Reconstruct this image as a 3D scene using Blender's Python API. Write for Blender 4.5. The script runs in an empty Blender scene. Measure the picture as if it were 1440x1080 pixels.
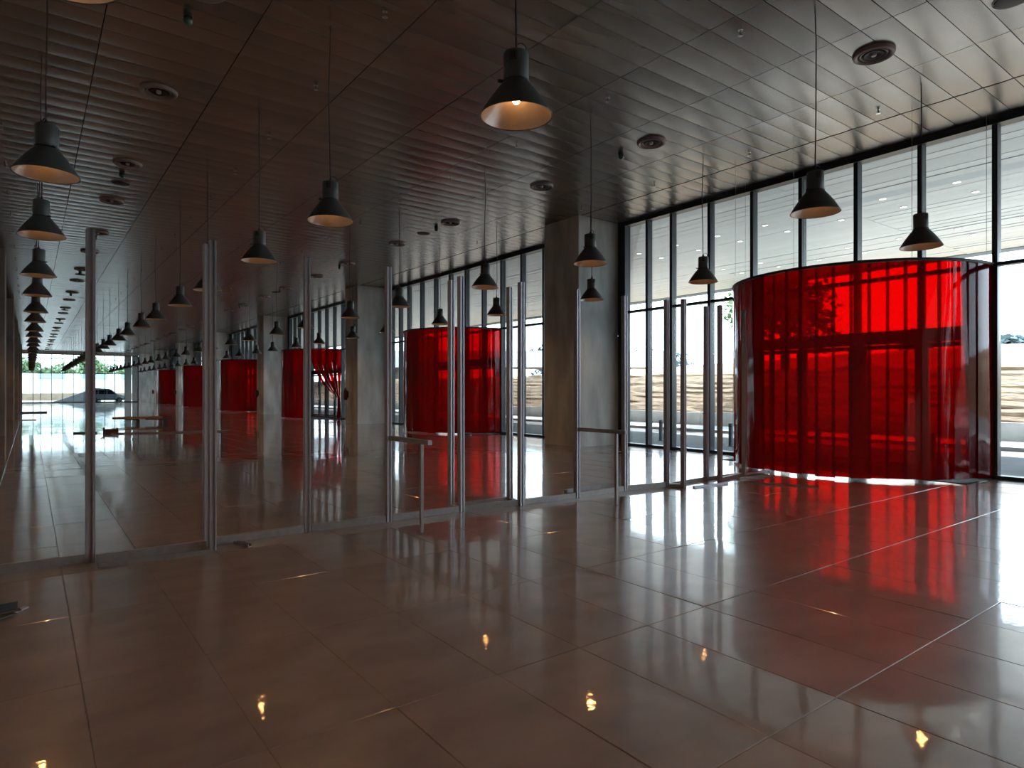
import bpy, math, random
from mathutils import Vector, Matrix
random.seed(7)
PI = math.pi
sc = bpy.context.scene
col = sc.collection

# ------------------------------------------------------------------ camera
F, VX, HY, CAMH = 902.0, 42.2, 548.5, 1.5          # focal length, vanishing point and horizon in 1440x1080 pixels
TH = math.atan((720 - VX) / F); SN, CS = math.sin(TH), math.cos(TH)
cam_d = bpy.data.cameras.new('camera'); cam = bpy.data.objects.new('camera', cam_d); col.objects.link(cam)
cam.location = (0, 0, CAMH); cam.rotation_euler = (PI / 2, 0, -TH)
cam_d.sensor_width = 36; cam_d.lens = F / 1440 * 36; cam_d.shift_y = (HY - 540) / 1440
cam_d.clip_start = .05; cam_d.clip_end = 1500
sc.camera = cam

def proj(X, Y, Z):
    d = X * SN + Y * CS
    if d < .1: return None
    return 720 + F * (X * CS - Y * SN) / d, HY - F * (Z - CAMH) / d, d

# ------------------------------------------------------------------ sky, sun, exposure
w = bpy.data.worlds.new('hazy_sky'); sc.world = w; w.use_nodes = True
bg = w.node_tree.nodes['Background']; bg.inputs[0].default_value = (.70, .87, 1.0, 1); bg.inputs[1].default_value = 9.0
sun_d = bpy.data.lights.new('sun', 'SUN'); sun_d.energy = 16; sun_d.angle = .01; sun_d.color = (1, .97, .92)
sun = bpy.data.objects.new('sun', sun_d); col.objects.link(sun)
sun.location = (40, 20, 40)
sun.rotation_euler = Vector((1.30, .35, 1.0)).to_track_quat('Z', 'Y').to_euler()
vs = sc.view_settings
vs.view_transform = 'Standard'; vs.look = 'None'; vs.gamma = 1; vs.exposure = 0.0; vs.use_curve_mapping = False
sc.cycles.max_bounces = 9; sc.cycles.diffuse_bounces = 5; sc.cycles.glossy_bounces = 5
sc.cycles.transparent_max_bounces = 28; sc.cycles.sample_clamp_indirect = 6
sc.cycles.caustics_reflective = False; sc.cycles.caustics_refractive = False

# ------------------------------------------------------------------ materials
MATS = {}
def newmat(name):
    m = bpy.data.materials.new(name); m.use_nodes = True; MATS[name] = m
    nt = m.node_tree; return m, nt, nt.nodes['Principled BSDF']
def N(nt, t, **kw):
    n = nt.nodes.new(t)
    for k, v in kw.items():
        if k.startswith('i_'): n.inputs[k[2:].replace('_', ' ')].default_value = v
        else: setattr(n, k, v)
    return n
def pm(name, c, rough=.5, metal=0, spec=.5, var=.12, scale=6, bump=0, bscale=60, stretch=(1, 1, 1), rnd=0, coat=0):
    """principled material with procedural colour variation, optional bump and per-object tint"""
    m, nt, b = newmat(name); L = nt.links.new
    tc = N(nt, 'ShaderNodeTexCoord'); mp = N(nt, 'ShaderNodeMapping'); mp.inputs['Scale'].default_value = stretch
    geo = N(nt, 'ShaderNodeNewGeometry'); L(geo.outputs['Position'], mp.inputs['Vector'])
    no = N(nt, 'ShaderNodeTexNoise'); no.inputs['Scale'].default_value = scale; no.inputs['Detail'].default_value = 6
    L(mp.outputs[0], no.inputs['Vector'])
    rp = N(nt, 'ShaderNodeMapRange'); rp.inputs['To Min'].default_value = 1 - var; rp.inputs['To Max'].default_value = 1 + var
    rp.inputs['From Min'].default_value = .3; rp.inputs['From Max'].default_value = .7
    L(no.outputs['Fac'], rp.inputs['Value'])
    fac = rp.outputs[0]
    if rnd:
        oi = N(nt, 'ShaderNodeObjectInfo'); r2 = N(nt, 'ShaderNodeMapRange')
        r2.inputs['To Min'].default_value = 1 - rnd; r2.inputs['To Max'].default_value = 1 + rnd
        L(oi.outputs['Random'], r2.inputs['Value'])
        mu = N(nt, 'ShaderNodeMath', operation='MULTIPLY'); L(fac, mu.inputs[0]); L(r2.outputs[0], mu.inputs[1]); fac = mu.outputs[0]
    vm = N(nt, 'ShaderNodeVectorMath', operation='SCALE'); vm.inputs[0].default_value = c[:3]
    L(fac, vm.inputs['Scale']); L(vm.outputs[0], b.inputs['Base Color'])
    b.inputs['Roughness'].default_value = rough; b.inputs['Metallic'].default_value = metal
    b.inputs['Specular IOR Level'].default_value = spec; b.inputs['Coat Weight'].default_value = coat; b.inputs['Coat Roughness'].default_value = .035
    if bump:
        n2 = N(nt, 'ShaderNodeTexNoise'); n2.inputs['Scale'].default_value = bscale; n2.inputs['Detail'].default_value = 4
        L(mp.outputs[0], n2.inputs['Vector'])
        bp = N(nt, 'ShaderNodeBump'); bp.inputs['Strength'].default_value = 1; bp.inputs['Distance'].default_value = bump
        L(n2.outputs['Fac'], bp.inputs['Height']); L(bp.outputs[0], b.inputs['Normal']); L(bp.outputs[0], b.inputs['Coat Normal'])
    return m
pm('floor_tile', (.26, .195, .165), rough=.30, spec=.5, var=.22, scale=2.2, bump=.0006, bscale=9, stretch=(1, 1.6, 1), rnd=.07, coat=1)
pm('grout', (.16, .12, .095), rough=.5, var=.3)
pm('ceiling_panel', (.33, .295, .262), rough=.27, metal=.7, var=.06, scale=1.5, rnd=.16)
pm('ceiling_void', (.01, .01, .01), rough=.9)
pm('concrete', (.60, .62, .60), rough=.75, var=.30, scale=1.3, bump=.004, bscale=24, stretch=(1.6, 1.6, .5))
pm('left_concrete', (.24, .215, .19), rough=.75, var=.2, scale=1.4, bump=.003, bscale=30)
pm('wall_paint', (.40, .34, .29), rough=.8, var=.1, scale=2)
pm('grey_panel', (.45, .50, .50), rough=.6, var=.08)
pm('mullion_paint', (.022, .035, .048), rough=.38, spec=.5, var=.05)
pm('aluminium', (.42, .40, .43), rough=.38, metal=.5, var=.05, scale=20)
pm('dull_aluminium', (.32, .30, .29), rough=.45, metal=.4, var=.1, scale=20)
pm('lamp_grey', (.095, .10, .095), rough=.45, spec=.4, var=.04, rnd=.08)
pm('lamp_dark', (.03, .033, .033), rough=.5, var=.04)
pm('reflector_inner', (.45, .40, .36), rough=.33, metal=1, var=.04, scale=30)
pm('cable_red', (.05, .014, .010), rough=.55, var=.1)
pm('cable_black', (.012, .012, .012), rough=.55, var=.1)
pm('diffuser_pink', (.30, .24, .22), rough=.45, var=.05)
pm('diffuser_dark', (.035, .028, .026), rough=.6, var=.1)
pm('diffuser_cap', (.65, .64, .62), rough=.4, var=.05)
pm('detector_green', (.015, .10, .055), rough=.12, var=.05, coat=.5)
pm('steel', (.55, .55, .55), rough=.25, metal=1, var=.05)
pm('black_rubber', (.012, .012, .014), rough=.85, var=.2, scale=30)
pm('red_paint', (.10, .012, .010), rough=.4, var=.1)
pm('board_wood', (.42, .24, .12), rough=.6, var=.2, scale=5, stretch=(.3, 4, 4))
pm('box_card', (.10, .035, .025), rough=.7, var=.15)
pm('asphalt', (.13, .14, .15), rough=.9, var=.15, scale=2, bump=.004, bscale=80)
pm('pavement', (.42, .44, .455), rough=.85, var=.06, scale=1.5)
pm('kerb_concrete', (.62, .60, .57), rough=.8, var=.1, scale=2)
pm('soil', (.22, .145, .085), rough=.95, var=.4, scale=3.5, bump=.05, bscale=6, stretch=(1, .5, 2.5))
pm('sand', (.30, .23, .16), rough=.95, var=.2, scale=1.2, bump=.04, bscale=4)
pm('bridge_concrete', (.55, .57, .58), rough=.8, var=.06)
pm('soffit_white', (.80, .86, .875), rough=.45, var=.03, rnd=.04)
pm('soffit_gap', (.15, .155, .155), rough=.8)
pm('leaf', (.10, .20, .06), rough=.6, var=.35, scale=1.2)
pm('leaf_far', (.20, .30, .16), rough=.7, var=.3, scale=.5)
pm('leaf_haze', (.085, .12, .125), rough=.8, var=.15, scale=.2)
pm('bark', (.10, .075, .05), rough=.9, var=.3)
pm('van_body', (.34, .40, .46), rough=.3, metal=.3, var=.03, coat=.6)
pm('van_glass', (.015, .02, .028), rough=.08, spec=.7, var=.02)
pm('bollard_grey', (.09, .12, .14), rough=.5, var=.08)
pm('site_white', (.75, .76, .76), rough=.6, var=.05)
pm('site_blue', (.42, .55, .66), rough=.5, var=.05)

def glassmat(name, tint, gl=1.0, ior=1.45):
    m, nt, b = newmat(name); nt.nodes.remove(b); L = nt.links.new
    out = nt.nodes['Material Output']
    tr = N(nt, 'ShaderNodeBsdfTransparent'); tr.inputs[0].default_value = (*tint, 1)
    g = N(nt, 'ShaderNodeBsdfGlossy'); g.inputs['Roughness'].default_value = .01
    fr = N(nt, 'ShaderNodeFresnel'); fr.inputs[0].default_value = ior
    mu = N(nt, 'ShaderNodeMath', operation='MULTIPLY'); mu.inputs[1].default_value = gl; L(fr.outputs[0], mu.inputs[0])
    mx = N(nt, 'ShaderNodeMixShader'); L(mu.outputs[0], mx.inputs[0]); L(tr.outputs[0], mx.inputs[1]); L(g.outputs[0], mx.inputs[2])
    L(mx.outputs[0], out.inputs[0]); return m
glassmat('facade_glass', (.97, .985, .985), .6)
glassmat('dimming_glass', (.62, .65, .64), .6)  # grey tint added to dim the overbright daylight through the far end panes

def vinyl(name, tint):
    """clear red PVC: tinted see-through sheet with a little milky scatter and a glossy skin"""
    m, nt, b = newmat(name); nt.nodes.remove(b); L = nt.links.new
    out = nt.nodes['Material Output']
    tr = N(nt, 'ShaderNodeBsdfTransparent'); tr.inputs[0].default_value = (*tint, 1)
    tl = N(nt, 'ShaderNodeBsdfTranslucent'); tl.inputs[0].default_value = (.80, .006, .010, 1)
    df = N(nt, 'ShaderNodeBsdfDiffuse'); df.inputs[0].default_value = (.55, .006, .010, 1)
    a = N(nt, 'ShaderNodeMixShader'); a.inputs[0].default_value = .5; L(tl.outputs[0], a.inputs[1]); L(df.outputs[0], a.inputs[2])
    mx = N(nt, 'ShaderNodeMixShader'); mx.inputs[0].default_value = .34; L(tr.outputs[0], mx.inputs[1]); L(a.outputs[0], mx.inputs[2])
    g = N(nt, 'ShaderNodeBsdfGlossy'); g.inputs['Roughness'].default_value = .05
    fr = N(nt, 'ShaderNodeFresnel'); fr.inputs[0].default_value = 1.32
    m2 = N(nt, 'ShaderNodeMixShader'); L(fr.outputs[0], m2.inputs[0]); L(mx.outputs[0], m2.inputs[1]); L(g.outputs[0], m2.inputs[2])
    L(m2.outputs[0], out.inputs[0]); return m
vinyl('red_vinyl', (.58, .007, .009))

def emis(name, c, s):
    m, nt, b = newmat(name)
    b.inputs['Base Color'].default_value = (.8, .7, .6, 1)
    b.inputs['Emission Color'].default_value = (*c, 1); b.inputs['Emission Strength'].default_value = s
    return m
emis('bulb_glow', (1, .46, .15), 170)
emis('downlight_glow', (1, .93, .8), 4.0)

# ------------------------------------------------------------------ mesh helpers
class MB:
    def __init__(s): s.v = []; s.f = []; s.sm = []
    def add(s, vs, fs, smooth=False):
        o = len(s.v); s.v += [tuple(p) for p in vs]; s.f += [tuple(o + i for i in f) for f in fs]; s.sm += [smooth] * len(fs); return s
    def box(s, x0, x1, y0, y1, z0, z1):
        return s.add([(x0, y0, z0), (x1, y0, z0), (x1, y1, z0), (x0, y1, z0), (x0, y0, z1), (x1, y0, z1), (x1, y1, z1), (x0, y1, z1)],
                     [(0, 3, 2, 1), (4, 5, 6, 7), (0, 1, 5, 4), (1, 2, 6, 5), (2, 3, 7, 6), (3, 0, 4, 7)])
    def prism(s, poly, a0, a1, axis='y'):
        n = len(poly)
        def P(p, a): return (p[0], a, p[1]) if axis == 'y' else ((a, p[0], p[1]) if axis == 'x' else (p[0], p[1], a))
        vs = [P(p, a0) for p in poly] + [P(p, a1) for p in poly]
        fs = [tuple(range(n - 1, -1, -1)), tuple(range(n, 2 * n))] + [(i, (i + 1) % n, n + (i + 1) % n, n + i) for i in range(n)]
        return s.add(vs, fs)
    def lathe(s, prof, n=24, c=(0, 0, 0), axis='z', smooth=True, close=True):
        vs = []; fs = []; k = len(prof)
        for i in range(n):
            a = 2 * PI * i / n
            for r, z in prof:
                p = (r * math.cos(a), r * math.sin(a), z)
                if axis == 'x': p = (p[2], p[0], p[1])
                if axis == 'y': p = (p[0], p[2], p[1])
                vs.append((c[0] + p[0], c[1] + p[1], c[2] + p[2]))
        for i in range(n):
            j = (i + 1) % n
            for q in range(k - 1): fs.append((i * k + q, j * k + q, j * k + q + 1, i * k + q + 1))
        s.add(vs, fs, smooth); return s
    def tube(s, pts, r, n=6):
        pts = [Vector(p) for p in pts]; vs = []; fs = []
        for i, p in enumerate(pts):
            t = (pts[min(i + 1, len(pts) - 1)] - pts[max(i - 1, 0)]).normalized()
            u = t.cross(Vector((0, 0, 1)) if abs(t.z) < .9 else Vector((1, 0, 0))).normalized(); v = t.cross(u)
            for q in range(n):
                a = 2 * PI * q / n; vs.append(p + u * r * math.cos(a) + v * r * math.sin(a))
        for i in range(len(pts) - 1):
            for q in range(n): fs.append((i * n + q, i * n + (q + 1) % n, (i + 1) * n + (q + 1) % n, (i + 1) * n + q))
        fs += [tuple(range(n)), tuple(range((len(pts) - 1) * n, len(pts) * n))]
        s.add(vs, fs, True); return s
    def bar(s, a, b, wd, ht):
        """box-section bar from a to b"""
        a, b = Vector(a), Vector(b); t = (b - a).normalized()
        u = t.cross(Vector((0, 0, 1)) if abs(t.z) < .9 else Vector((0, 1, 0))).normalized() * wd / 2; v = u.cross(t).normalized() * ht / 2
        vs = [a - u - v, a + u - v, a + u + v, a - u + v, b - u - v, b + u - v, b + u + v, b - u + v]
        return s.add(vs, [(0, 3, 2, 1), (4, 5, 6, 7), (0, 1, 5, 4), (1, 2, 6, 5), (2, 3, 7, 6), (3, 0, 4, 7)])
    def mesh(s, name, mat):
        me = bpy.data.meshes.new(name); me.from_pydata(s.v, [], s.f); me.update()
        if any(s.sm):
            me.polygons.foreach_set('use_smooth', s.sm)
            me.set_sharp_from_angle(angle=math.radians(38))
        me.materials.append(MATS[mat]); return me
def ob(name, me, parent=None, loc=(0, 0, 0), rot=(0, 0, 0)):
    o = bpy.data.objects.new(name, me); col.objects.link(o); o.location = loc; o.rotation_euler = rot; o.parent = parent; return o
def tag(o, label=None, cat=None, group=None, kind=None):
    if label: o['label'] = label
    if cat: o['category'] = cat
    if group: o['group'] = group
    if kind: o['kind'] = kind
    return o
def thing(name, label, cat, loc=(0, 0, 0), rz=0, group=None):
    return tag(ob(name, None, None, loc, (0, 0, rz)), label, cat, group)
def struct(name, me=None, loc=(0, 0, 0), label=None):
    return tag(ob(name, me, None, loc), label, None, None, 'structure')
def tree_copy(o, loc, label, parent=None):
    c = o.copy(); col.objects.link(c); c.parent = parent
    if parent is None: c.location = loc; c['label'] = label
    for ch in list(o.children): tree_copy(ch, None, None, c)
    return c
ORD = 'first second third fourth fifth sixth seventh eighth ninth tenth eleventh twelfth thirteenth fourteenth fifteenth sixteenth seventeenth eighteenth nineteenth twentieth'.split()
ORD += ['twenty-' + q for q in ORD[:9]] + ['thirtieth']

# ------------------------------------------------------------------ main dimensions (metres)
XF, XL, ZC = 13.1, -2.05, 6.1                 # glass facade, left wall, ceiling
Y0, Y1 = -9.0, 93.0                           # near and far end of the hall
BAY, COLY = 14.2, 12.4                        # column bay and near face of the first column
NB = 6

# ------------------------------------------------------------------ floor of stone tiles
TX, TY, GX, GY = .587, 1.2, .21, 1.55
floor = struct('floor', MB().box(XL - .3, XF + .25, Y0 - .3, Y1 + .3, -.3, -.004).mesh('floor', 'grout'), label='polished brown-grey stone tile floor of the hall')
def area_in_view(pts):
    q = [proj(*p) for p in pts]
    if any(p is None for p in q): return 0
    cx = sum(p[0] for p in q) / len(q); cy = sum(p[1] for p in q) / len(q)
    if not (-120 < cx < 1560 and -90 < cy < 1170): return 0
    return abs(sum(q[i][0] * q[(i + 1) % 4][1] - q[(i + 1) % 4][0] * q[i][1] for i in range(4))) / 2
cells = []
ix0, ix1 = math.floor((XL - GX) / TX), math.ceil((XF + .2 - GX) / TX)
iy0, iy1 = math.floor((Y0 - GY) / TY), math.ceil((Y1 - GY) / TY)
for i in range(ix0, ix1):
    for j in range(iy0, iy1):
        x, y = GX + i * TX, GY + j * TY
        cells.append((area_in_view([(x, y, 0), (x + TX, y, 0), (x + TX, y + TY, 0), (x, y + TY, 0)]), x + TX / 2, y + TY / 2))
cells.sort(key=lambda t: -t[0])
def tile_geo(mb, hx, hy, cx=0, cy=0, tx=0, ty=0):
    b = .002
    def z(x, y): return tx * (y - cy) + ty * (x - cx)
    P = []
    for ex, ey, zz in ((hx, hy, -.014), (hx, hy, -b), (hx - b, hy - b, 0)):
        for sx, sy in ((-1, -1), (1, -1), (1, 1), (-1, 1)):
            x, y = cx + sx * ex, cy + sy * ey; P.append((x, y, zz + z(x, y)))
    fs = [(8, 9, 10, 11)]
    for k in (0, 4):
        for i in range(4): fs.append((k + i, k + (i + 1) % 4, k + 4 + (i + 1) % 4, k + 4 + i))
    mb.add(P, fs)
g = .0022
mb = MB(); tile_geo(mb, TX / 2 - g, TY / 2 - g); tile_me = mb.mesh('tile', 'floor_tile')
rest = MB()
for k, (a, cx, cy) in enumerate(cells):
    tx, ty = random.gauss(0, .0018), random.gauss(0, .0020)
    if k < 300 and a > 0: ob('tile', tile_me, floor, (cx, cy, 0), (tx, ty, 0))
    else: tile_geo(rest, TX / 2 - g, TY / 2 - g, cx, cy, tx, ty)
tag(ob('distant_tiles', rest.mesh('distant_tiles', 'floor_tile'), floor), kind='stuff')

# ------------------------------------------------------------------ ceiling of metal panels
PX, PY, CX0, CY0 = 1.552, .385, 6.94, 5.04
ceiling = struct('ceiling', MB().box(XL - .3, XF + .1, Y0 - .3, Y1 + .3, ZC + .012, ZC + .5).mesh('ceiling', 'ceiling_void'), label='dark metal panel ceiling of the hall')
def panel_geo(mb, x0, x1, hy, cx=0, cy=0, cz=0, tilt=0, sag=.006, n=6):
    vs = []; fs = []
    for i in range(n + 1):
        t = -1 + 2 * i / n; y = t * hy; z = -sag * (1 - t * t) + tilt * y
        for x in (x0, x1): vs.append((cx + x, cy + y, cz + z))
    for i in range(n): fs.append((2 * i, 2 * i + 2, 2 * i + 3, 2 * i + 1))
    o = len(vs)
    for y in (-hy, hy):
        for x in (x0, x1): vs.append((cx + x, cy + y, cz + .03))
    fs += [(0, 1, o + 1, o), (2 * n, o + 2, o + 3, 2 * n + 1), tuple([o] + [2 * i for i in range(n + 1)] + [o + 2]), tuple([o + 3] + [2 * i + 1 for i in range(n, -1, -1)] + [o + 1])]
    k = len(mb.v); mb.v += vs; mb.f += [tuple(k + q for q in f) for f in fs]; mb.sm += [True] * n + [False] * 4
lines = [CX0 + PX * k for k in range(-6, 4)] + [XF]
pc = []
for k in range(len(lines) - 1):
    x0, x1 = max(lines[k], XL - .2), lines[k + 1]
    for m in range(math.floor((Y0 - CY0) / PY), math.ceil((Y1 - CY0) / PY)):
        y = CY0 + PY * m
        pc.append((area_in_view([(x0, y, ZC), (x1, y, ZC), (x1, y + PY, ZC), (x0, y + PY, ZC)]), k, (x0 + x1) / 2, y + PY / 2, (x1 - x0) / 2))
pc.sort(key=lambda t: -t[0])
pmesh = {}
rest_v, rest_f, rest_s = [], [], []
for q, (a, k, cx, cy, hx) in enumerate(pc):
    tilt = random.gauss(0, .006)
    xa, xb = -hx + (.022 if k == 9 else .006), hx - (.022 if k == 8 else .006)
    if q < 300 and a > 0:
        if k not in pmesh:
            mb = MB(); panel_geo(mb, xa, xb, PY / 2 - .005); pmesh[k] = mb.mesh('ceiling_panel', 'ceiling_panel')
        ob('ceiling_panel', pmesh[k], ceiling, (cx, cy, ZC), (tilt, 0, 0))
    else:
        t = MB(); panel_geo(t, xa, xb, PY / 2 - .005, cx, cy, ZC, tilt)
        o = len(rest_v); rest_v += t.v; rest_f += [tuple(o + i for i in f) for f in t.f]; rest_s += t.sm
mb = MB(); mb.v, mb.f, mb.sm = rest_v, rest_f, rest_s
tag(ob('distant_ceiling_panels', mb.mesh('distant_ceiling_panels', 'ceiling_panel'), ceiling), kind='stuff')

# ------------------------------------------------------------------ walls and columns
struct('wall_left', MB().box(XL - .3, XL, Y0, Y1, 0, ZC).mesh('wall_left', 'wall_paint'), label='dim painted wall behind the left columns')
struct('wall_back', MB().box(XL - .3, XF + .2, Y0 - .3, Y0, 0, ZC).mesh('wall_back', 'wall_paint'))
def column_mesh(hx, hy, mat):
    mb = MB(); z = 0; c = .012
    for top in (1.5, 3.0, 4.5, ZC):
        for z0, z1, e in ((z, top - .012, 0), (top - .012, top, .008)):
            x, y = hx - e, hy - e
            poly = [(-x + c, -y), (x - c, -y), (x, -y + c), (x, y - c), (x - c, y), (-x + c, y), (-x, y - c), (-x, -y + c)]
            mb.prism(poly, z0, z1, 'z')
        z = top
    return mb.mesh('concrete_column', mat)
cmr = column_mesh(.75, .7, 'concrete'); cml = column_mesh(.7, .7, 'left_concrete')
for k in range(NB):
    y = COLY + .7 + BAY * k
    tag(ob('concrete_column', cmr, None, (12.25, y, 0)), f'square board-marked concrete column against the glass facade, {ORD[k]} from the camera', 'column', 'columns along the glass facade')
    if k >= 1: tag(ob('concrete_column', cml, None, (-1.35, y, 0)), f'brownish concrete column along the left wall, {ORD[k-1]} in view from the camera', 'column', 'columns along the left wall')

# ------------------------------------------------------------------ glass facade on the right
MUL = [1.0, 1.8] + [2.94 + 1.14 * k for k in range(9)]
mull_me = MB().prism([(-.09, -.04), (.09, -.04), (.09, -.012), (.105, -.012), (.105, .012), (.09, .012), (.09, .04), (-.09, .04)], .06, ZC - .12, 'z').mesh('mullion', 'mullion_paint')
jamb_me = MB().box(-.12, .09, -.13, .13, .06, ZC - .12).mesh('jamb', 'mullion_paint')
def boxme(name, mat, *a): return MB().box(*a).mesh(name, mat)
pane_cache = {}
def pane(parent, wdt, z0, z1, loc):
    key = (round(wdt, 3), z0, z1)
    if key not in pane_cache: pane_cache[key] = boxme('pane', 'facade_glass', -.006, .006, -wdt / 2, wdt / 2, z0, z1)
    ob('pane', pane_cache[key], parent, loc)
TZ = 3.63
short_me = MB().prism([(-.09, -.04), (.09, -.04), (.09, -.012), (.105, -.012), (.105, .012), (.09, .012), (.09, .04), (-.09, .04)], 2.62, ZC - .12, 'z').mesh('mullion', 'mullion_paint')
def window(n, ya, yb, muls, dy=None):
    """one bay of glazing from ya to yb"""
    e = struct(f'window_{n}', None, (XF, ya, 0), f'tall dark-framed glazing bay {ORD[n-1]} from the camera')
    L = yb - ya
    ob('sill', boxme('sill', 'mullion_paint', -.11, .11, 0, L, 0, .06), e)
    ob('head', boxme('head', 'mullion_paint', -.13, .11, 0, L, ZC - .12, ZC + .012), e)
    ys = sorted(m - ya for m in muls)
    ob('jamb', jamb_me, e, (0, .13, 0)); ob('jamb', jamb_me, e, (0, L - .13, 0))
    for y in ys: ob('mullion', short_me if dy is not None and abs(y + ya - dy) < 2 else mull_me, e, (0, y, 0))
    ed = [.26] + ys + [L - .26]
    for i in range(len(ed) - 1):
        a = ed[i] + (.04 if i else 0); b = ed[i + 1] - (.04 if i < len(ed) - 2 else 0)
        if b - a < .05: continue
        ob('transom', boxme('transom', 'mullion_paint', -.07, .09, a, b, TZ - .03, TZ + .03), e)
        pane(e, b - a, 2.62 if dy is not None and abs((a + b) / 2 + ya - dy) < 2.2 else .06, TZ - .03, (.03, (a + b) / 2, 0)); pane(e, b - a, TZ + .03, ZC - .12, (.03, (a + b) / 2, 0))
for k in range(NB + 1):
    yc = COLY + BAY * k; ya, yb = yc - BAY + 1.4, yc
    ms = [yc - m for m in MUL]
    if k == 0: ya = Y0; ms += [ms[-1] - 1.14 * q for q in range(1, 9)]
    if k == NB: yb = Y1; ms = []
    window(k + 1, ya, yb, [m for m in ms if ya + .3 < m < yb - .3], COLY + BAY * k - 6.36 if k < 5 else None)

# ------------------------------------------------------------------ far end glazing
endw = struct(f'window_{NB+2}', None, (0, Y1, 0), 'far end glazing looking out on trees and a parked van')
exs = [-.55, .28, .98] + [2.03 + 1.06 * k for k in range(8)]
endw_mull = boxme('mullion', 'mullion_paint', -.03, .03, -.08, .08, .08, 5.75)
for x in exs[1:]: ob('mullion', endw_mull, endw, (x, 0, 0))
ob('sill', boxme('sill', 'mullion_paint', XL, 10.9, -.1, .1, 0, .10), endw)
for z in (3.5, 5.2): ob('transom', boxme('transom', 'mullion_paint', XL, 9.5, -.06, .06, z - .035, z + .035), endw)
ob('head', boxme('head', 'mullion_paint', XL, 10.9, -.1, .1, 5.70, 5.80), endw)
ed = [XL] + exs[1:]
for i in range(len(ed) - 1):
    for z0, z1 in ((.1, 3.465), (3.535, 5.165), (5.235, 5.7)):
        ob('pane', boxme('pane', 'dimming_glass', ed[i] + .03, ed[i + 1] - .03, -.005, .005, z0, z1), endw)
struct('wall_end', MB().box(XL, XF, Y1 - .1, Y1 + .15, 5.80, ZC).box(10.95, XF, Y1 - .15, Y1 + .15, 0, 5.80).mesh('wall_end', 'concrete'))
dr = struct(f'door_{NB+1}', None, (10.2, Y1, 0), 'grey metal door leaves at the right of the far end glazing')
for x0, x1 in ((-.72, -.02), (.02, .62)):
    lf = ob('leaf', boxme('leaf', 'grey_panel', x0, x1, -.05, .05, .1, 5.7), dr)
ob('frame', MB().box(.63, .75, -.1, .1, 0, 5.7).mesh('frame', 'mullion_paint'), dr)
ob('lock', boxme('lock', 'lamp_dark', .60, .74, -.2, -.08, 1.3, 1.7), dr)

# ------------------------------------------------------------------ doors inside the drums
DR = 2.27
def drum_y(k): return 6.05 + BAY * k
leaf_me = {}
def door(k):
    cy = COLY + BAY * k - 6.36
    e = struct(f'door_{k+1}', None, (XF, cy, 0), f'dark framed glass entrance doors inside the {ORD[k]} red curtain drum')
    ob('header', boxme('header', 'mullion_paint', -.09, .09, -2.24, 2.24, 2.38, 2.62), e)
    ob('post', boxme('post', 'mullion_paint', -.09, .08, -.11, .11, .06, 2.38), e)
    for y in (-1.14, 1.14): ob('post', boxme('post', 'mullion_paint', -.05, .07, y - .05, y + .05, .06, 2.38), e)
    for i, (a, b) in enumerate(((-2.24, -1.19), (-1.09, -.11), (.11, 1.09), (1.19, 2.24))):
        m = MB(); t = .055
        m.box(-.03, .03, a + .01, a + t, .07, 2.36).box(-.03, .03, b - t, b - .01, .07, 2.36).box(-.03, .03, a + t, b - t, .07, .14).box(-.03, .03, a + t, b - t, 2.28, 2.36)
        lf = ob('leaf', m.mesh('leaf', 'mullion_paint'), e)
        ob('pane', boxme('pane', 'facade_glass', -.005, .005, a + t, b - t, .14, 2.28), lf)
        hy = b - .09 if i in (0, 2) else a + .09
        ob('handle', MB().tube([(-.035, hy, .95), (-.09, hy, .95), (-.09, hy, 1.25), (-.035, hy, 1.25)], .011).mesh('handle', 'steel'), lf)
for k in range(5): door(k)
mat_me = MB().prism([(-1.05, -2.22), (0, -2.22), (0, 2.22), (-1.05, 2.22)], .0, .008, 'z')
mat_me.box(-1.08, -1.05, -2.25, 2.25, 0, .010).box(-1.05, 0, -2.25, -2.22, 0, .010).box(-1.05, 0, 2.22, 2.25, 0, .010)
mat_me = mat_me.mesh('entrance_mat', 'black_rubber')
for k in range(3):
    tag(ob('entrance_mat', mat_me, None, (XF - .13, drum_y(k), .001)), f'black entrance mat inside the {ORD[k]} red curtain drum from the camera', 'mat', 'entrance mats')

# ------------------------------------------------------------------ red strip curtain drums
RZ, HEM, NS = 3.60, .035, 27
DX = 13.02
def pt(a, r, z): return (-r * math.cos(a), r * math.sin(a), z)
def rail_mesh():
    m = MB(); n = 40
    for r0, r1, z0, z1 in ((DR - .03, DR + .03, RZ, RZ + .045),):
        vs = []; fs = []
        for i in range(n + 1):
            a = -PI / 2 + PI * i / n
            vs += [pt(a, r0, z0), pt(a, r1, z0), pt(a, r1, z1), pt(a, r0, z1)]
        for i in range(n):
            for q in range(4): fs.append((4 * i + q, 4 * i + (q + 1) % 4, 4 * i + 4 + (q + 1) % 4, 4 * i + 4 + q))
        fs += [(0, 1, 2, 3), (4 * n + 3, 4 * n + 2, 4 * n + 1, 4 * n)]
        m.add(vs, fs)
    return m.mesh('curtain_rail', 'lamp_dark')
rail_me = rail_mesh()
wire_me = MB().tube([(0, 0, RZ + .04), (0, 0, ZC)], .004, 5).mesh('suspension_wire', 'steel')
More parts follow.
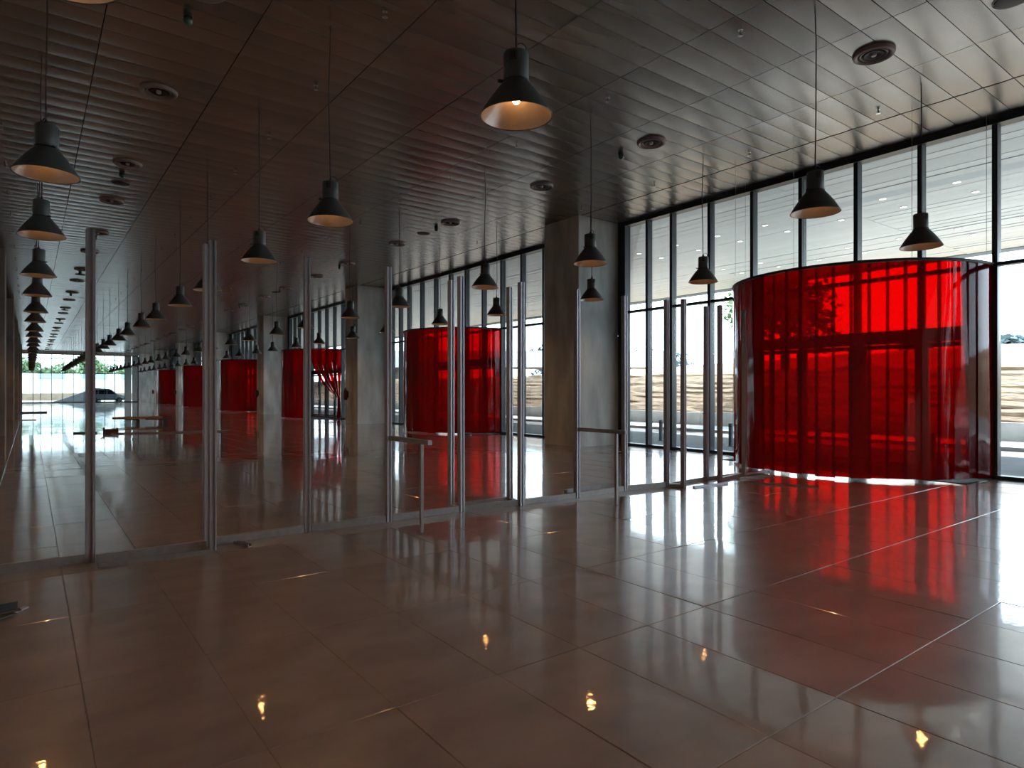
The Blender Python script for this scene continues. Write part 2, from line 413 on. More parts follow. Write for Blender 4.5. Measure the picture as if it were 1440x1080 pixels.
def strip_mesh(rng):
    """one PVC strip, centred on angle 0 at the drum's radius, with its own soft bends"""
    wd = .315; n = 6; nz = 14; th = .0025
    p1, p2, am = rng.uniform(0, 6.28), rng.uniform(0, 6.28), rng.uniform(.002, .007); cup = rng.uniform(-.006, .006); tw = rng.uniform(-.03, .03)
    hem = HEM + rng.uniform(-.012, .02); curl = rng.uniform(-.02, .035)
    m = MB(); vs = []; fs = []
    for side in (1, -1):
        for j in range(nz + 1):
            t = j / nz; z = RZ - .002 + (hem - RZ) * t
            for i in range(n + 1):
                s = -1 + 2 * i / n; ang = s * wd / 2 / DR
                r = DR + side * th / 2 + am * t * math.sin(p1 + 5 * t) + cup * s * s * t + tw * s * t * .3 + am * .6 * t * math.sin(p2 + 3 * s + 4 * t) + curl * max(0, t - .8) * 2
                vs.append((-r * math.cos(ang) + DR, r * math.sin(ang), z))
    A = (n + 1) * (nz + 1)
    for j in range(nz):
        for i in range(n):
            a = j * (n + 1) + i; fs.append((a, a + 1, a + n + 2, a + n + 1)); fs.append((A + a, A + a + n + 1, A + a + n + 2, A + a + 1))
    for i in range(n): fs.append((i, A + i, A + i + 1, i + 1)); b = nz * (n + 1) + i; fs.append((b, b + 1, A + b + 1, A + b))
    for j in range(nz):
        a = j * (n + 1); fs.append((a, a + n + 1, A + a + n + 1, A + a)); b = a + n; fs.append((b, A + b, A + b + n + 1, b + n + 1))
    m.add(vs, fs, True); return m.mesh('strip', 'red_vinyl')
rng = random.Random(3)
strip_mes = [strip_mesh(rng) for _ in range(9)]
def angle_of(i): return -PI / 2 + .055 + (PI - .11) * i / (NS - 1)
def place_strip(parent, i):
    a = angle_of(i); r = DR + (.011 if i % 2 else -.009)
    ob('strip', rng.choice(strip_mes), parent, (-r * math.cos(a), r * math.sin(a), 0), (0, 0, -a))
drum_lab = ['huge red see-through strip curtain drum at the right, nearest the camera', 'red strip curtain drum just beyond the first concrete column',
            'red strip curtain drum with its strips torn aside to show the doors', 'red strip curtain drum just beyond the torn one',
            'small distant red strip curtain drum, fifth from the camera', 'smallest and farthest red strip curtain drum']
def ribbon(pts, wds, nrm):
    """a pulled-aside PVC strip through pts with widths wds"""
    m = MB(); vs = []; fs = []; k = len(pts)
    for side in (1, -1):
        for p, wd, u in zip(pts, wds, nrm):
            p = Vector(p); u = Vector(u)
            for s in (-1, -.33, .33, 1):
                vs.append(p + u * s * wd / 2 + Vector((-.0013 * side - .25 * wd * (1 - s * s) * (1 - wd / .32), 0, 0)))
    A = 4 * k
    for j in range(k - 1):
        for i in range(3):
            a = 4 * j + i; fs.append((a, a + 1, a + 5, a + 4)); fs.append((A + a, A + a + 4, A + a + 5, A + a + 1))
        for i in (0, 3): a = 4 * j + i; fs.append((a, a + 4, A + a + 4, A + a))
    m.add(vs, fs, True); return m.mesh('strip', 'red_vinyl')
for k in range(6):
    e = thing('strip_curtain', drum_lab[k], 'curtain', (DX, drum_y(k), 0), group='red strip curtain drums')
    ob('curtain_rail', rail_me, e)
    for a in (-1.45, -.8, 0, .8, 1.45): ob('suspension_wire', wire_me, e, pt(a, DR, 0))
    for i in range(NS):
        a = angle_of(i)
        X, Y = DX - DR * math.cos(a), drum_y(k) + DR * math.sin(a)
        if k == 2 and a < math.radians(-47):
            # torn strips: hang a little, then swing to a bundle at the near end
            kn = Vector((-.28 + rng.uniform(-.05, .05), -2.62, 1.15 + rng.uniform(-.1, .1))); p0 = Vector(pt(a, DR, RZ)); tan = Vector((math.sin(a), math.cos(a), 0))
            dz = rng.uniform(.5, 1.1); p1 = p0 + Vector((0, 0, -dz)); P = []; W = []; U = []
            p2 = p0.lerp(kn, .35); p2.z = 1.75 + rng.uniform(-.25, .25)
            for q in range(13):
                t = q / 12; a0 = (1 - t) ** 3; a1 = 3 * t * (1 - t) ** 2; a2 = 3 * t * t * (1 - t); a3 = t ** 3
                P.append(p0 * a0 + p1 * a1 + p2 * a2 + kn * a3); W.append(.31 * (1 - t) ** 1.3 + .045); U.append(tan)
            P.append(kn + Vector((0, -.03, -.5))); W.append(.09); U.append(tan); P.append(kn + Vector((-.02, -.05, -1.0))); W.append(.12); U.append(tan)
            ob('strip', ribbon(P, W, U), e)
        else: place_strip(e, i)

# ------------------------------------------------------------------ pendant lamps
def arc(n, f): return [f(i / n) for i in range(n + 1)]
outer = [(.100, .268), (.106, .258)] + [(.11 + .172 * t + .013 * math.sin(PI * t), .246 * (1 - t) ** 1.05 + .006) for t in [i / 9 for i in range(10)]] + [(.286, .002), (.285, -.003), (.279, .0)]
inner = [(.277, .001)] + [(.105 + .170 * t + .013 * math.sin(PI * t), .241 * (1 - t) ** 1.05 + .006) for t in [1 - i / 9 for i in range(10)]] + [(.06, .25), (.001, .25)]
refl_me = MB().lathe(outer, 40).mesh('reflector', 'lamp_grey')
inner_me = MB().lathe(inner, 40).mesh('reflector_lining', 'reflector_inner')
hous_me = MB().lathe([(.001, .268), (.096, .268), (.100, .276), (.100, .482), (.094, .495), (.05, .502), (.001, .502)], 28).mesh('housing', 'lamp_grey')
collar_me = MB().lathe([(.098, .256), (.107, .258), (.107, .272), (.098, .275)], 28).box(-.15, -.10, -.015, .015, .255, .270).mesh('collar', 'lamp_dark')
m = MB()
for i in range(5):
    a = -2.35 + i * .12; m.add([(.1012 * math.cos(a + s * .03), .1012 * math.sin(a + s * .03), z) for s, z in ((-1, .40), (1, .40), (1, .475), (-1, .475))], [(0, 1, 2, 3)])
for i in range(3):
    a = .35 + i * .12; m.add([(.1012 * math.cos(a + s * .05), .1012 * math.sin(a + s * .05), z) for s, z in ((-1, .41), (1, .41), (1, .46), (-1, .46))], [(0, 1, 2, 3)])
vent_me = m.mesh('vent_slots', 'ceiling_void')
loop_me = MB().tube([(.045 + .04 * math.cos(a), .0, .538 + .042 * math.sin(a)) for a in [2 * PI * i / 16 for i in range(17)]], .005, 6).mesh('hanging_loop', 'lamp_dark')
bulb_me = MB().lathe([(.001, .10), (.02, .104), (.032, .125), (.036, .15), (.03, .18), (.02, .21), (.018, .25)], 14).mesh('bulb', 'bulb_glow')
LZ = 3.66
def cable_mesh(rg, mat):
    pts = []; a, b, ph = rg.uniform(-.02, .02), rg.uniform(-.012, .012), rg.uniform(0, 6)
    H = ZC - LZ
    for i in range(13):
        t = i / 12; pts.append((a * math.sin(PI * t) + .006 * math.sin(9 * t + ph) * math.sin(PI * t), b * math.sin(2 * PI * t), .50 + (H - .50) * t))
    return MB().tube(pts, .008, 6).lathe([(.001, .49), (.02, .495), (.02, .525), (.009, .55)], 10).mesh('cable', mat)
rg = random.Random(5)
cables_b = [cable_mesh(rg, 'cable_black') for _ in range(5)]; cables_r = [cable_mesh(rg, 'cable_red') for _ in range(3)]
spot_d = bpy.data.lights.new('lamp_light', 'SPOT'); spot_d.energy = 19; spot_d.color = (1, .60, .34); spot_d.spot_size = math.radians(118); spot_d.spot_blend = .5; spot_d.shadow_soft_size = .03
ROWS = [(.13, 'the leftmost row'), (3.07, 'the second row from the left'), (7.65, 'the third row from the left'), (10.75, 'the row nearest the glass facade')]
LY = sorted([4.03 + 7.1 * k for k in range(-1, 13)] + [7.95 + 7.1 * k for k in range(-1, 12)])
for x, rname in ROWS:
    n = 0
    for y in LY:
        if y < 0.5: continue
        seen = y > 2
        lab = f'grey bell pendant lamp, {ORD[n]} from the camera in {rname}' if seen else f'grey bell pendant lamp overhead beside the camera in {rname}'
        e = thing('pendant_lamp', lab, 'lamp', (x, y, LZ), rg.uniform(-.5, .5) if abs(x - .13) > .01 else 2.2 + rg.uniform(-.4, .4), 'pendant lamps')
        e.rotation_euler[0] = rg.gauss(0, .012); e.rotation_euler[1] = rg.gauss(0, .012)
        for nm, me in (('reflector', refl_me), ('reflector_lining', inner_me), ('housing', hous_me), ('collar', collar_me), ('vent_slots', vent_me), ('hanging_loop', loop_me), ('bulb', bulb_me)):
            ob(nm, me, e)
        cb = ob('cable', rg.choice(cables_r if abs(x - .13) < .01 or rg.random() < .15 else cables_b), e)
        cb.rotation_euler[0] = -e.rotation_euler[0]; cb.rotation_euler[1] = -e.rotation_euler[1]
        spot = bpy.data.objects.new('lamp_light', spot_d); col.objects.link(spot); spot.parent = e; spot.location = (0, 0, .085)
        if seen: n += 1

# ------------------------------------------------------------------ ceiling fittings
ring_me = MB().lathe([(.19, .0), (.20, -.035), (.225, -.05), (.25, -.045), (.262, -.02), (.262, .012)], 32).lathe([(.15, -.005), (.155, -.03), (.17, -.035), (.178, -.01)], 32).mesh('outer_ring', 'diffuser_pink')
core_me = MB().lathe([(.192, -.004), (.12, -.0035), (.001, -.003)], 32).lathe([(.06, -.005), (.10, -.03), (.12, -.03), (.125, -.008)], 24).mesh('louvre_core', 'diffuser_dark')
cap_me = MB().lathe([(.001, -.045), (.03, -.044), (.036, -.03), (.034, -.004)], 16).mesh('centre_cap', 'diffuser_cap')
spk_me = MB().lathe([(.001, -.022), (.15, -.022), (.165, -.018), (.172, .0)], 28).mesh('grille', 'diffuser_dark')
spr_me = MB().lathe([(.175, .004), (.178, -.014), (.19, -.012), (.195, .004)], 28).mesh('rim', 'diffuser_pink')
for x, side in ((9.2, 'the right-hand row'), (1.58, 'the left-hand row')):
    n = 0
    for y in LY:
        if y < 2: continue
        e = thing('air_diffuser', f'round ceiling air diffuser, {ORD[n]} from the camera in {side}', 'air vent', (x, y, ZC - .004), group='round ceiling air diffusers'); n += 1
        ob('outer_ring', ring_me, e); ob('louvre_core', core_me, e); ob('centre_cap', cap_me, e)
    for q in range(6):
        e = thing('ceiling_speaker', f'flat dark round ceiling speaker, {ORD[q]} from the camera in {side}', 'speaker', (x + .03, 2.5 + 14.1 * q, ZC - .004), group='flat ceiling speakers')
        ob('grille', spk_me, e); ob('rim', spr_me, e)
    for q in range(11):
        e = thing('smoke_detector', f'small shiny green-black ceiling detector, {ORD[q]} from the camera in {side}', 'detector', (x - .03, 8.68 + 7.08 * q, ZC - .004), group='green ceiling detectors')
        ob('base', MB().lathe([(.001, .0), (.055, .0), (.055, -.02), (.03, -.03)], 16).mesh('base', 'lamp_dark') if q == 0 and x > 5 else bpy.data.meshes['base'], e)
        ob('dome', MB().lathe([(.055 * math.cos(t), -.065 - .055 * math.sin(t)) for t in [-1.2 + i * 2.77 / 9 for i in range(10)]], 18).mesh('dome', 'detector_green') if q == 0 and x > 5 else bpy.data.meshes['dome'], e)
sp_me = MB().lathe([(.001, -.05), (.012, -.05), (.012, -.01), (.03, -.006), (.034, .0)], 12).mesh('sprinkler_body', 'steel')
de_me = MB().lathe([(.001, -.062), (.035, -.062), (.036, -.066), (.001, -.068)], 12).box(-.016, -.012, -.003, .003, -.062, -.02).box(.012, .016, -.003, .003, -.062, -.02).mesh('deflector', 'steel')
for x, side in ((11.12, 'beside the glass facade'), (7.26, 'between the right-hand lamp rows'), (3.45, 'beside the second lamp row'), (-.4, 'at the far left')):
    for q in range(16):
        e = thing('sprinkler_head', f'tiny ceiling sprinkler, {ORD[q]} from the camera, {side}', 'sprinkler', (x, 4.80 + 2.36 * q, ZC - .004), group='ceiling sprinkler heads')
        ob('sprinkler_body', sp_me, e); ob('deflector', de_me, e)

# ------------------------------------------------------------------ unfinished partition of aluminium uprights
part = thing('partition_frame', 'unfinished aluminium partition frame of tall uprights crossing the hall', 'partition', (0, 6.62, 0))
def upright_mesh(h):
    p = [(-.03, -.035), (-.012, -.035), (-.012, -.022), (.012, -.022), (.012, -.035), (.03, -.035), (.03, .035), (.012, .035), (.012, .022), (-.012, .022), (-.012, .035), (-.03, .035)]
    return MB().prism(p, 0, h, 'z').mesh('upright', 'aluminium')
up_me = upright_mesh(2.9)
UP = [(.42, 6.69), (1.36, 6.70), (1.37, 6.50), (2.34, 6.72), (3.27, 6.70), (4.30, 7.02), (4.25, 6.70), (5.22, 7.00), (5.10, 6.60), (6.09, 6.60), (7.07, 6.62),
      (7.90, 6.52), (8.03, 6.30), (9.03, 6.62), (9.10, 6.40), (10.02, 6.55), (10.98, 6.60)]
for i, (x, y) in enumerate(UP):
    o = ob('upright', up_me, part, (x, y - 6.62, 0), (0, 0, rg.gauss(0, .05)))
    o.rotation_euler[1] = rg.gauss(0, .0015)
    if i == 0: o.scale = (1.15, 1.15, 1)
def rail(a, b, h=.075, wd=.05):
    ob('floor_rail', MB().bar((a[0], a[1] - 6.62, h / 2 + .001), (b[0], b[1] - 6.62, h / 2 + .001), wd, h).mesh('floor_rail', 'dull_aluminium'), part)
rail((-1.9, 6.70), (.38, 6.69)); rail((.46, 6.60), (1.33, 6.60)); rail((1.41, 6.70), (2.30, 6.72)); rail((2.38, 6.72), (3.23, 6.70)); rail((3.31, 6.70), (4.21, 6.70))
rail((4.29, 6.70), (5.06, 6.62)); rail((4.34, 7.02), (5.18, 7.00), .05); rail((4.29, 6.76), (4.30, 6.98), .04); rail((5.11, 6.65), (5.2, 6.96), .04)
rail((5.14, 6.60), (6.05, 6.60)); rail((6.13, 6.60), (7.03, 6.62)); rail((7.11, 6.62), (7.86, 6.52)); rail((7.91, 6.47), (8.02, 6.35), .05)
rail((7.95, 6.54), (8.99, 6.62), .05); rail((9.14, 6.42), (9.98, 6.55), .05); rail((9.07, 6.62), (9.98, 6.58), .05); rail((10.06, 6.56), (10.94, 6.60), .04)
for (xa, ya), (xb, yb) in (((3.28, 6.67), (3.30, 5.80)), ((6.10, 6.57), (6.14, 5.72))):
    hr = ob('handrail', MB().bar((xa, ya - 6.62, .955), (xb, yb - 6.62, .955), .05, .05).mesh('handrail', 'dull_aluminium'), part)
    ob('handrail_post', MB().bar((xb - .005, yb + .17 - 6.62, 0), (xb - .005, yb + .17 - 6.62, .93), .034, .034).mesh('handrail_post', 'dull_aluminium'), hr)

def loose(name, label, cat, a, b, wd, ht, mat, z=0):
    """a length of channel lying on the floor"""
    a, b = Vector((*a, 0)), Vector((*b, 0)); c = (a + b) / 2; L = (b - a).length; ang = math.atan2(b.y - a.y, b.x - a.x)
    t = .006
    poly = [(-wd / 2, 0), (wd / 2, 0), (wd / 2, ht), (wd / 2 - t, ht), (wd / 2 - t, t), (-wd / 2 + t, t), (-wd / 2 + t, ht), (-wd / 2, ht)]
    return tag(ob(name, MB().prism(poly, -L / 2, L / 2, 'x').mesh(name, mat), None, (c.x, c.y, z + .001), (0, 0, ang)), label, cat)
loose('loose_channel', 'thin metal channel lying in front of the leftmost tall uprights', 'metal strip', (.46, 6.44), (1.34, 6.38), .05, .03, 'dull_aluminium')
loose('loose_channel', 'short metal offcut lying on the floor right of the double upright', 'metal strip', (1.60, 6.62), (1.68, 6.40), .04, .03, 'dull_aluminium')
loose('loose_channel', 'pale metal channel lying behind the rail between the fifth and sixth frames', 'metal strip', (6.0, 6.74), (7.0, 6.80), .06, .10, 'aluminium')
loose('loose_channel', 'dark tipped metal strip on the floor left of the big red drum', 'metal strip', (8.12, 6.18), (8.90, 6.12), .04, .03, 'aluminium')
loose('loose_channel', 'long thin metal strip on the floor in front of the big red drum', 'metal strip', (9.2, 6.02), (9.72, 5.06), .035, .02, 'dull_aluminium')
loose('loose_channel', 'short metal strip lying in the gap before the big red drum curtain', 'metal strip', (9.5, 6.32), (10.3, 6.24), .05, .03, 'dull_aluminium')
loose('aluminium_pole', 'very long thin aluminium profile lying across the floor beyond the partition', 'metal strip', (2.2, 25.6), (5.75, 24.8), .05, .045, 'dull_aluminium')
loose('black_batten', 'short dark batten on the floor left of the brown carton', 'metal strip', (1.2, 26.7), (1.85, 26.4), .07, .05, 'black_rubber')
bx = thing('cardboard_box', 'small dark brown open carton beside the long floor profile', 'box', (2.25, 26.3, 0), .1)
ob('carton_body', MB().box(-.21, .21, -.15, .15, .0, .14).box(-.21, -.20, -.15, .15, .14, .20).box(.20, .21, -.15, .15, .14, .17).mesh('carton_body', 'box_card'), bx)
ob('flap', MB().bar((-.205, 0, .14), (-.30, 0, .19), .29, .008).mesh('flap', 'box_card'), bx)
bd = thing('board_stack', 'long wooden board raised on dark bearers on the far floor', 'board', (3.95, 33.0, 0), -.05)
ob('board', MB().box(-1.05, .85, -.45, .45, .22, .30).mesh('board', 'board_wood'), bd)
ob('dark_sheet', MB().box(.2, 1.2, -.42, .4, .17, .22).mesh('dark_sheet', 'lamp_dark'), bd)
for x in (-.1, .95): ob('bearer', MB().box(x - .06, x + .06, -.3, .3, 0, .17).mesh('bearer', 'lamp_dark'), bd)
ob('packer', MB().box(-.55, -.1, -.3, .3, .17, .22).mesh('packer', 'lamp_dark'), bd)
br = thing('steel_angle', 'dark folded steel brackets lying at the left edge of the floor', 'bracket', (-.22, 5.42, 0), .6)
ob('long_leg', MB().bar((-.38, .10, .05), (.16, -.06, .02), .05, .012).bar((-.38, .125, .07), (.16, -.035, .045), .010, .05).mesh('long_leg', 'lamp_dark'), br)
ob('short_leg', MB().bar((-.32, -.12, .02), (.10, -.09, .015), .06, .012).mesh('short_leg', 'lamp_dark'), br)
ob('bright_tip', MB().bar((.06, -.085, .012), (.22, -.03, .012), .035, .010).mesh('bright_tip', 'aluminium'), br)
loose('plank', 'short orange-brown timber offcut beside the second left column', 'plank', (-.55, 40.0), (.25, 40.0), .12, .03, 'board_wood')
loose('plank', 'dark timber offcut at the foot of the farther left column', 'plank', (-.5, 52.5), (.9, 52.7), .2, .08, 'box_card')

# fire extinguishers on the columns
ex_body = MB().lathe([(.001, 0), (.075, .0), (.08, .01), (.08, .40), (.06, .45), (.025, .47), (.025, .50), (.001, .50)], 18).mesh('cylinder_body', 'red_paint')
ex_head = MB().box(-.02, .02, -.05, .07, .49, .53).bar((0, .06, .53), (0, -.07, .57), .02, .012).mesh('valve', 'lamp_dark')
ex_hose = MB().tube([(0, .06, .51), (0, .11, .46), (0, .105, .3), (0, .09, .12)], .012, 6).mesh('hose', 'black_rubber')
ex_br = MB().box(.075, .12, -.05, .05, .1, .4).mesh('wall_bracket', 'lamp_dark')
for k in range(1, 6):
    e = thing('fire_extinguisher', f'dark red fire extinguisher hung on the {ORD[k]} concrete column of the glass side', 'extinguisher', (11.38, COLY + 1.05 + BAY * k, 1.05), group='fire extinguishers')
    for nm, me in (('cylinder_body', ex_body), ('valve', ex_head), ('hose', ex_hose), ('wall_bracket', ex_br)): ob(nm, me, e)

# ------------------------------------------------------------------ outside: canopy
CE = 25.8
canopy = struct('canopy', MB().box(XF + .12, CE, -6.1, Y1 + 6, ZC + .06, ZC + .40).mesh('canopy', 'soffit_gap'), label='deep white entrance canopy outside the glass facade')
plank_me = MB().box(-.19, .19, -3.54, 3.54, 0, .05).mesh('soffit_plank', 'soffit_white')
rest = MB(); npl = int((CE - XF - .3) / .39)
for q in range(-1, 13):
    yc = 1 + 7.1 * q + 3.55
    for i in range(npl):
        x = XF + .35 + .39 * i; dz = random.gauss(0, .003)
        if 0 <= q < 4: ob('soffit_plank', plank_me, canopy, (x, yc, ZC + .02 + dz), (0, random.gauss(0, .03), 0))
        else: rest.box(x - .19, x + .19, yc - 3.54, yc + 3.54, ZC + .02 + dz, ZC + .07 + dz)
tag(ob('distant_soffit_planks', rest.mesh('distant_soffit_planks', 'soffit_white'), canopy), kind='stuff')
ob('fascia', boxme('fascia', 'soffit_white', CE - .02, CE + .06, -6.1, Y1 + 6, ZC - .04, ZC + .42), canopy)
dl_rim = MB().lathe([(.075, .004), (.078, -.012), (.10, -.012), (.105, .004)], 18).mesh('rim', 'diffuser_cap')
dl_len = MB().lathe([(.001, -.006), (.076, -.006)], 18).mesh('lens', 'downlight_glow')
XR = [(16.45, 'nearest the glass'), (17.6, 'second from the glass'), (21.2, 'third from the glass'), (22.4, 'outermost')]
for x, nm in XR:
    for q in range(8):
        e = thing('canopy_downlight', f'small round recessed canopy downlight, {ORD[q]} from the right in the line {nm}', 'downlight', (x, 3.9 + 1.55 * q, ZC + .015), group='canopy downlights')
        ob('rim', dl_rim, e); ob('lens', dl_len, e)

# ------------------------------------------------------------------ outside: ground
struct('ground', MB().box(-150, 400, -120, 400, -.5, -.06).mesh('ground', 'pavement'), label='sunlit pale ground outside')
struct('service_road', MB().box(XF + .13, 19.6, -60, 110, -.06, -.03).mesh('service_road', 'asphalt'), label='grey asphalt strip along the glass facade under the canopy')
struct('kerb_line', MB().box(19.6, 19.85, -60, 110, -.06, .07).mesh('kerb_line', 'kerb_concrete'), label='low kerb along the asphalt strip')
kw = struct('low_wall', None, (24.2, 0, 0), 'low pale concrete wall at the foot of the earth bank')
kb = boxme('wall_block', 'kerb_concrete', -.1, .1, -1.99, 1.99, -.06, .50)
for q in range(-8, 26): ob('wall_block', kb, kw, (random.gauss(0, .012), 4 * q, random.gauss(0, .006)))
def bank_mesh():
    m = MB(); rr = random.Random(4); ny = 150
    prof = []
    n = 9
    for i in range(n):
        x = 24.3 + 4.3 * i / n; z = .46 + 2.0 * i / n
        prof += [(x, z), (x + .12, z + .085)]
    prof += [(28.6, 2.46), (31, 2.55)]
    for i in range(8): prof.append((31.5 + 5 * i / 7, None))
    prof += [(44, -2), (70, -3)]
    vs = []; fs = []
    for j in range(ny + 1):
        y = -50 + 170 * j / ny
        top = 3.75 - .028 * max(0, y - 6); top = max(top, 2.45)
        for q, (x, z) in enumerate(prof):
            if z is None: t = (x - 31.5) / 5; z = 2.55 + (top - 2.55) * (t * t * (3 - 2 * t))
            elif z == -2: z = top + .1
            elif z == -3: z = top
            e = .05 if 0 < q < 18 else .12
            vs.append((x + rr.gauss(0, e * .6), y, z + (rr.gauss(0, e * .5) if q else 0)))
    k = len(prof)
    for j in range(ny):
        for q in range(k - 1): fs.append((j * k + q, j * k + q + 1, (j + 1) * k + q + 1, (j + 1) * k + q))
    m.add(vs, fs); return m.mesh('earth_bank', 'soil')
struct('earth_bank', bank_mesh(), label='terraced brown earth bank facing the glass facade')
bol_me = MB().lathe([(.001, .60), (.05, .60), (.06, .59), (.06, -.03)], 16).mesh('post', 'bollard_grey')
bol_cap = MB().lathe([(.062, .50), (.064, .505), (.064, .53), (.062, .535)], 16).lathe([(.09, -.03), (.09, -.015), (.06, -.01)], 16).mesh('band', 'lamp_dark')
bl = ['grey steel bollard outside the glass just left of the big red drum', 'grey steel bollard outside the glass nearest the first concrete column']
for q, (x, y) in enumerate(((15.25, 10.38), (15.25, 12.8), (15.25, 15.2), (15.25, 7.95), (15.25, 5.5))):
    e = thing('bollard', (bl + ['grey steel bollard outside, hidden by the first concrete column', 'grey steel bollard seen through the left half of the big red drum', 'grey steel bollard seen through the right half of the big red drum'])[q], 'bollard', (x, y, 0), group='bollards outside')
    ob('post', bol_me, e); ob('band', bol_cap, e)
cb = thing('site_cabinet', 'small grey and white cabinet standing on the earth bank at the right', 'cabinet', (30.4, 8.6, 2.5), .2)
ob('dark_side', MB().box(-.3, .3, .02, .5, -.1, .55).mesh('dark_side', 'bollard_grey'), cb); ob('white_front', MB().box(-.3, .3, -.45, .02, -.1, .58).mesh('white_front', 'site_white'), cb)

# trees
def tree(name, label, loc, h, rx, rz_, n, leaf, trunk=True, lean=0, seed=1, ls=.22, group=None, sparse=False):
    rr = random.Random(seed); e = thing(name, label, 'tree', loc, rr.uniform(0, 6), group)
    cz = h - rz_; blobs = []
    for i in range(9 if not sparse else 6):
        a = rr.uniform(0, 6.28); q = rr.uniform(.15, .62); blobs.append((rx * q * math.cos(a), rx * q * math.sin(a), cz + rz_ * rr.uniform(-.55, .6), rx * rr.uniform(.32, .55)))
    m = MB()
    for i in range(n):
        bx_, by_, bz_, br_ = rr.choice(blobs)
        u = Vector((rr.gauss(0, 1), rr.gauss(0, 1), rr.gauss(0, 1))).normalized() * br_ * rr.uniform(.45, 1.05)
        p = Vector((bx_, by_, bz_)) + u
        a = Vector((rr.gauss(0, 1), rr.gauss(0, 1), rr.gauss(0, .6))).normalized(); b = a.cross(Vector((rr.gauss(0, 1), rr.gauss(0, 1), rr.gauss(0, 1)))).normalized()
        s = ls * rr.uniform(.6, 1.3); a *= s; b *= s * .5
        m.add([p - a, p + b, p + a, p - b], [(0, 1, 2, 3)])
    ob('crown', m.mesh('crown', leaf), e)
    t = MB().tube([(0, 0, -.3), (.05, .02, h * .3), (.02, .06, cz), (0, .05, cz + rz_ * .5)], max(.05, rx * .07), 8)
    for bx_, by_, bz_, br_ in blobs[:6]: t.tube([(.02, .04, cz - rz_ * .6), (bx_ * .5, by_ * .5, (cz + bz_) / 2 - .1), (bx_, by_, bz_)], max(.02, rx * .025), 5)
    ob('trunk', t.mesh('trunk', 'bark'), e)
    return e
def ray_at(px, dist):
    u = (px - 720) / F; return Vector(((SN + u * CS) * dist, (CS - u * SN) * dist, 0))
p = ray_at(1105, 31); tree('young_tree', 'leafy green tree on the bank half hidden by the big red drum', (p.x, p.y, 2.5), 4.9, 3.0, 2.2, 2600, 'leaf', seed=3, ls=.20, group='trees outside')
p = ray_at(1290, 42); tree('shrub', 'low green shrub on the bank seen through the big red drum', (p.x, p.y, 3.4), 1.9, 1.6, .85, 700, 'leaf', seed=8, ls=.16, group='trees outside')
for q, (px, dist, h, rx) in enumerate(((1425, 75, 8, 4), (905, 185, 14, 7), (937, 215, 14, 8), (975, 250, 15, 8), (775, 170, 14, 7))):
    p = ray_at(px, dist)
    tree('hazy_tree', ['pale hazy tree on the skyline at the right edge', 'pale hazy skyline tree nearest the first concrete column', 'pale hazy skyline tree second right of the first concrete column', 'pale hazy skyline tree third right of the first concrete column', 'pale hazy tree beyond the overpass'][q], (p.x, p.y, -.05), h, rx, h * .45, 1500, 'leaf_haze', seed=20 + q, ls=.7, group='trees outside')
# overpass seen past the second drum
ov = thing('overpass', 'pale concrete road overpass in the distance beyond the first column', 'bridge', (0, 0, 0))
a, b = ray_at(600, 78), ray_at(800, 78)
u = (b - a).normalized(); n_ = Vector((-u.y, u.x, 0)); a -= u * 25; b += u * 12
ob('deck', MB().bar(a + Vector((0, 0, 4.6)), b + Vector((0, 0, 4.6)), 7, .9).mesh('deck', 'bridge_concrete'), ov)
for s in (-3.4, 3.4): ob('parapet', MB().bar(a + n_ * s + Vector((0, 0, 5.55)), b + n_ * s + Vector((0, 0, 5.55)), .25, 1.0).mesh('parapet', 'bridge_concrete'), ov)
for t in (.18, .40, .63, .88):
    c = a.lerp(b, t); ob('pier', MB().bar(c + Vector((0, 0, -.3)), c + Vector((0, 0, 4.15)), 1.2, 1.6).mesh('pier', 'bridge_concrete'), ov)

# ------------------------------------------------------------------ outside: beyond the far end
struct('stone_wall', MB().box(-30, 60, 119.7, 120.3, -.06, 1.0).mesh('stone_wall', 'sand'), label='low sandy stone wall beyond the far end glazing')
struct('pale_slope', MB().prism([(120.3, -.05), (120.3, .85), (134.5, 3.4), (160, 3.5), (160, -.05)], -60, 90, 'x').mesh('pale_slope', 'pavement'), label='pale slope rising beyond the far end')
fe = thing('site_fence', 'long pale fence of blue and white panels below the far trees', 'fence', (0, 135, 3.4))
fw, fb = boxme('fence_panel', 'site_white', -.98, .98, -.04, .04, 0, .95), boxme('fence_panel', 'site_blue', -.98, .98, -.04, .04, .05, .9)
for q in range(-8, 16): ob('fence_panel', fb if q % 3 else fw, fe, (2 * q, 0, 0))
fp = boxme('fence_post', 'site_white', -.05, .05, -.06, .06, -.1, 1.0)
for q in range(-8, 17): ob('fence_post', fp, fe, (2 * q - 1, 0, 0))
rr = random.Random(11)
for q in range(11):
    tree('far_tree', f'bushy green tree behind the far end glazing, {ORD[q]} from the left', (-10 + 3.1 * q, 141 + 7.5 * (q % 2), 3.2), rr.uniform(3.2, 4.6), rr.uniform(2.2, 3.0), rr.uniform(1.6, 2.2), 700, 'leaf_far', seed=40 + q, ls=.4, group='trees behind the far end')
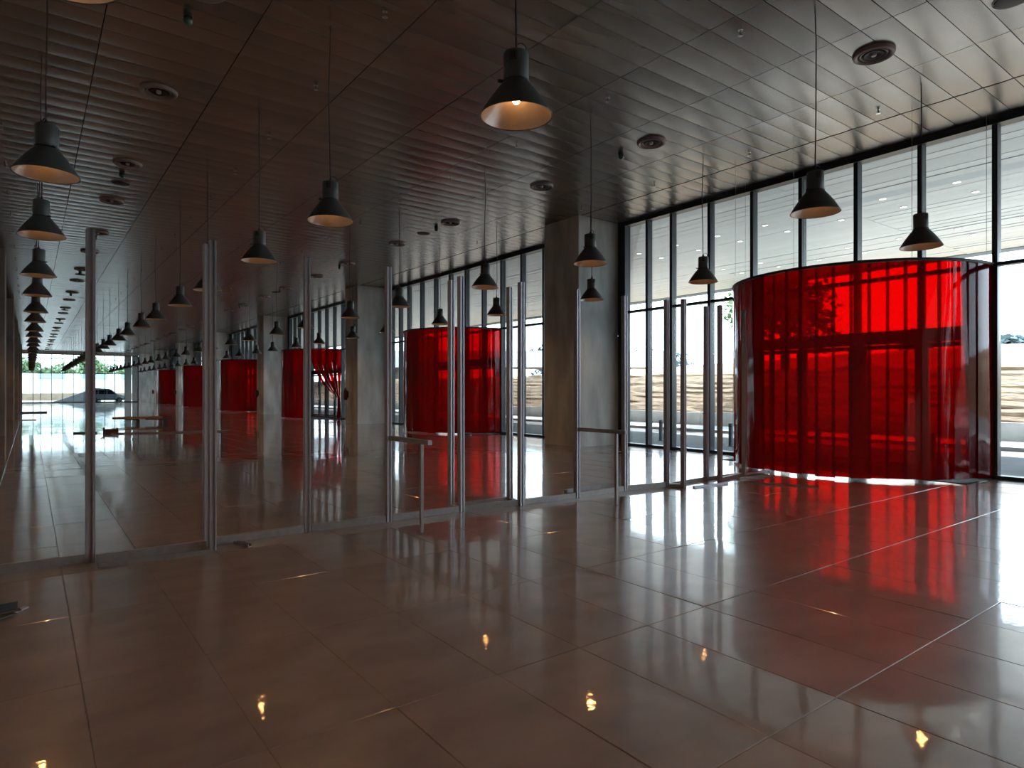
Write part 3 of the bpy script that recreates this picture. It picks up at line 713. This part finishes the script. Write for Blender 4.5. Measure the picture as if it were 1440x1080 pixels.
struct('earth_ramp', MB().prism([(2.2, -.05), (6.8, 1.75), (7.4, 1.75), (7.4, -.05)], 99, 101.5, 'y').mesh('earth_ramp', 'asphalt'), label='grey sloping ramp outside the far end')
# small van parked outside the far end
van = thing('parked_van', 'small silver van parked outside the far end glazing', 'van', (7.75, 95.6, -.06))
side = [(-2.0, .32), (2.0, .32), (2.06, .55), (2.0, .82), (1.1, 1.02), (.42, 1.62), (.1, 1.74), (-1.75, 1.76), (-1.98, 1.5), (-2.04, .8)]
ob('body', MB().prism(side, -.82, .82, 'y').mesh('body', 'van_body'), van)
for y in (-.826, .826):
    for poly in ([(-1.85, 1.05), (-1.0, 1.05), (-1.0, 1.58), (-1.78, 1.58)], [(-.92, 1.05), (-.08, 1.05), (-.08, 1.58), (-.92, 1.58)], [(0, 1.05), (.92, 1.05), (.40, 1.52), (0, 1.58)]):
        ob('side_window', MB().prism(poly, min(y, y * .99), max(y, y * .99), 'y').mesh('side_window', 'van_glass'), van)
    ob('sill_trim', MB().box(-2.03, 2.05, min(y, y * 1.01), max(y, y * 1.01), .30, .48).mesh('sill_trim', 'lamp_dark'), van)
ob('windscreen', MB().add([(1.1, -.74, 1.035), (1.1, .74, 1.035), (.44, .7, 1.62), (.44, -.7, 1.62)], [(0, 1, 2, 3)]).mesh('windscreen', 'van_glass'), van)
tyre = MB().lathe([(.001, -.09), (.2, -.09), (.29, -.09), (.31, -.06), (.31, .06), (.29, .09), (.2, .09), (.001, .09)], 22, axis='y').mesh('wheel', 'black_rubber')
hub = MB().lathe([(.001, -.1), (.18, -.097), (.19, -.08), (.19, .08), (.18, .097), (.001, .1)], 18, axis='y').mesh('hub_cap', 'steel')
for x in (-1.3, 1.3):
    for y in (-.78, .78):
        wv = ob('wheel', tyre, van, (x, y, .31)); ob('hub_cap', hub, wv)
ob('bumper', MB().box(1.98, 2.12, -.8, .8, .34, .56).box(-2.1, -1.98, -.8, .8, .34, .56).mesh('bumper', 'lamp_dark'), van)
for y in (-.6, .6): ob('headlight', MB().box(1.97, 2.05, y - .16, y + .16, .62, .80).mesh('headlight', 'diffuser_cap'), van)
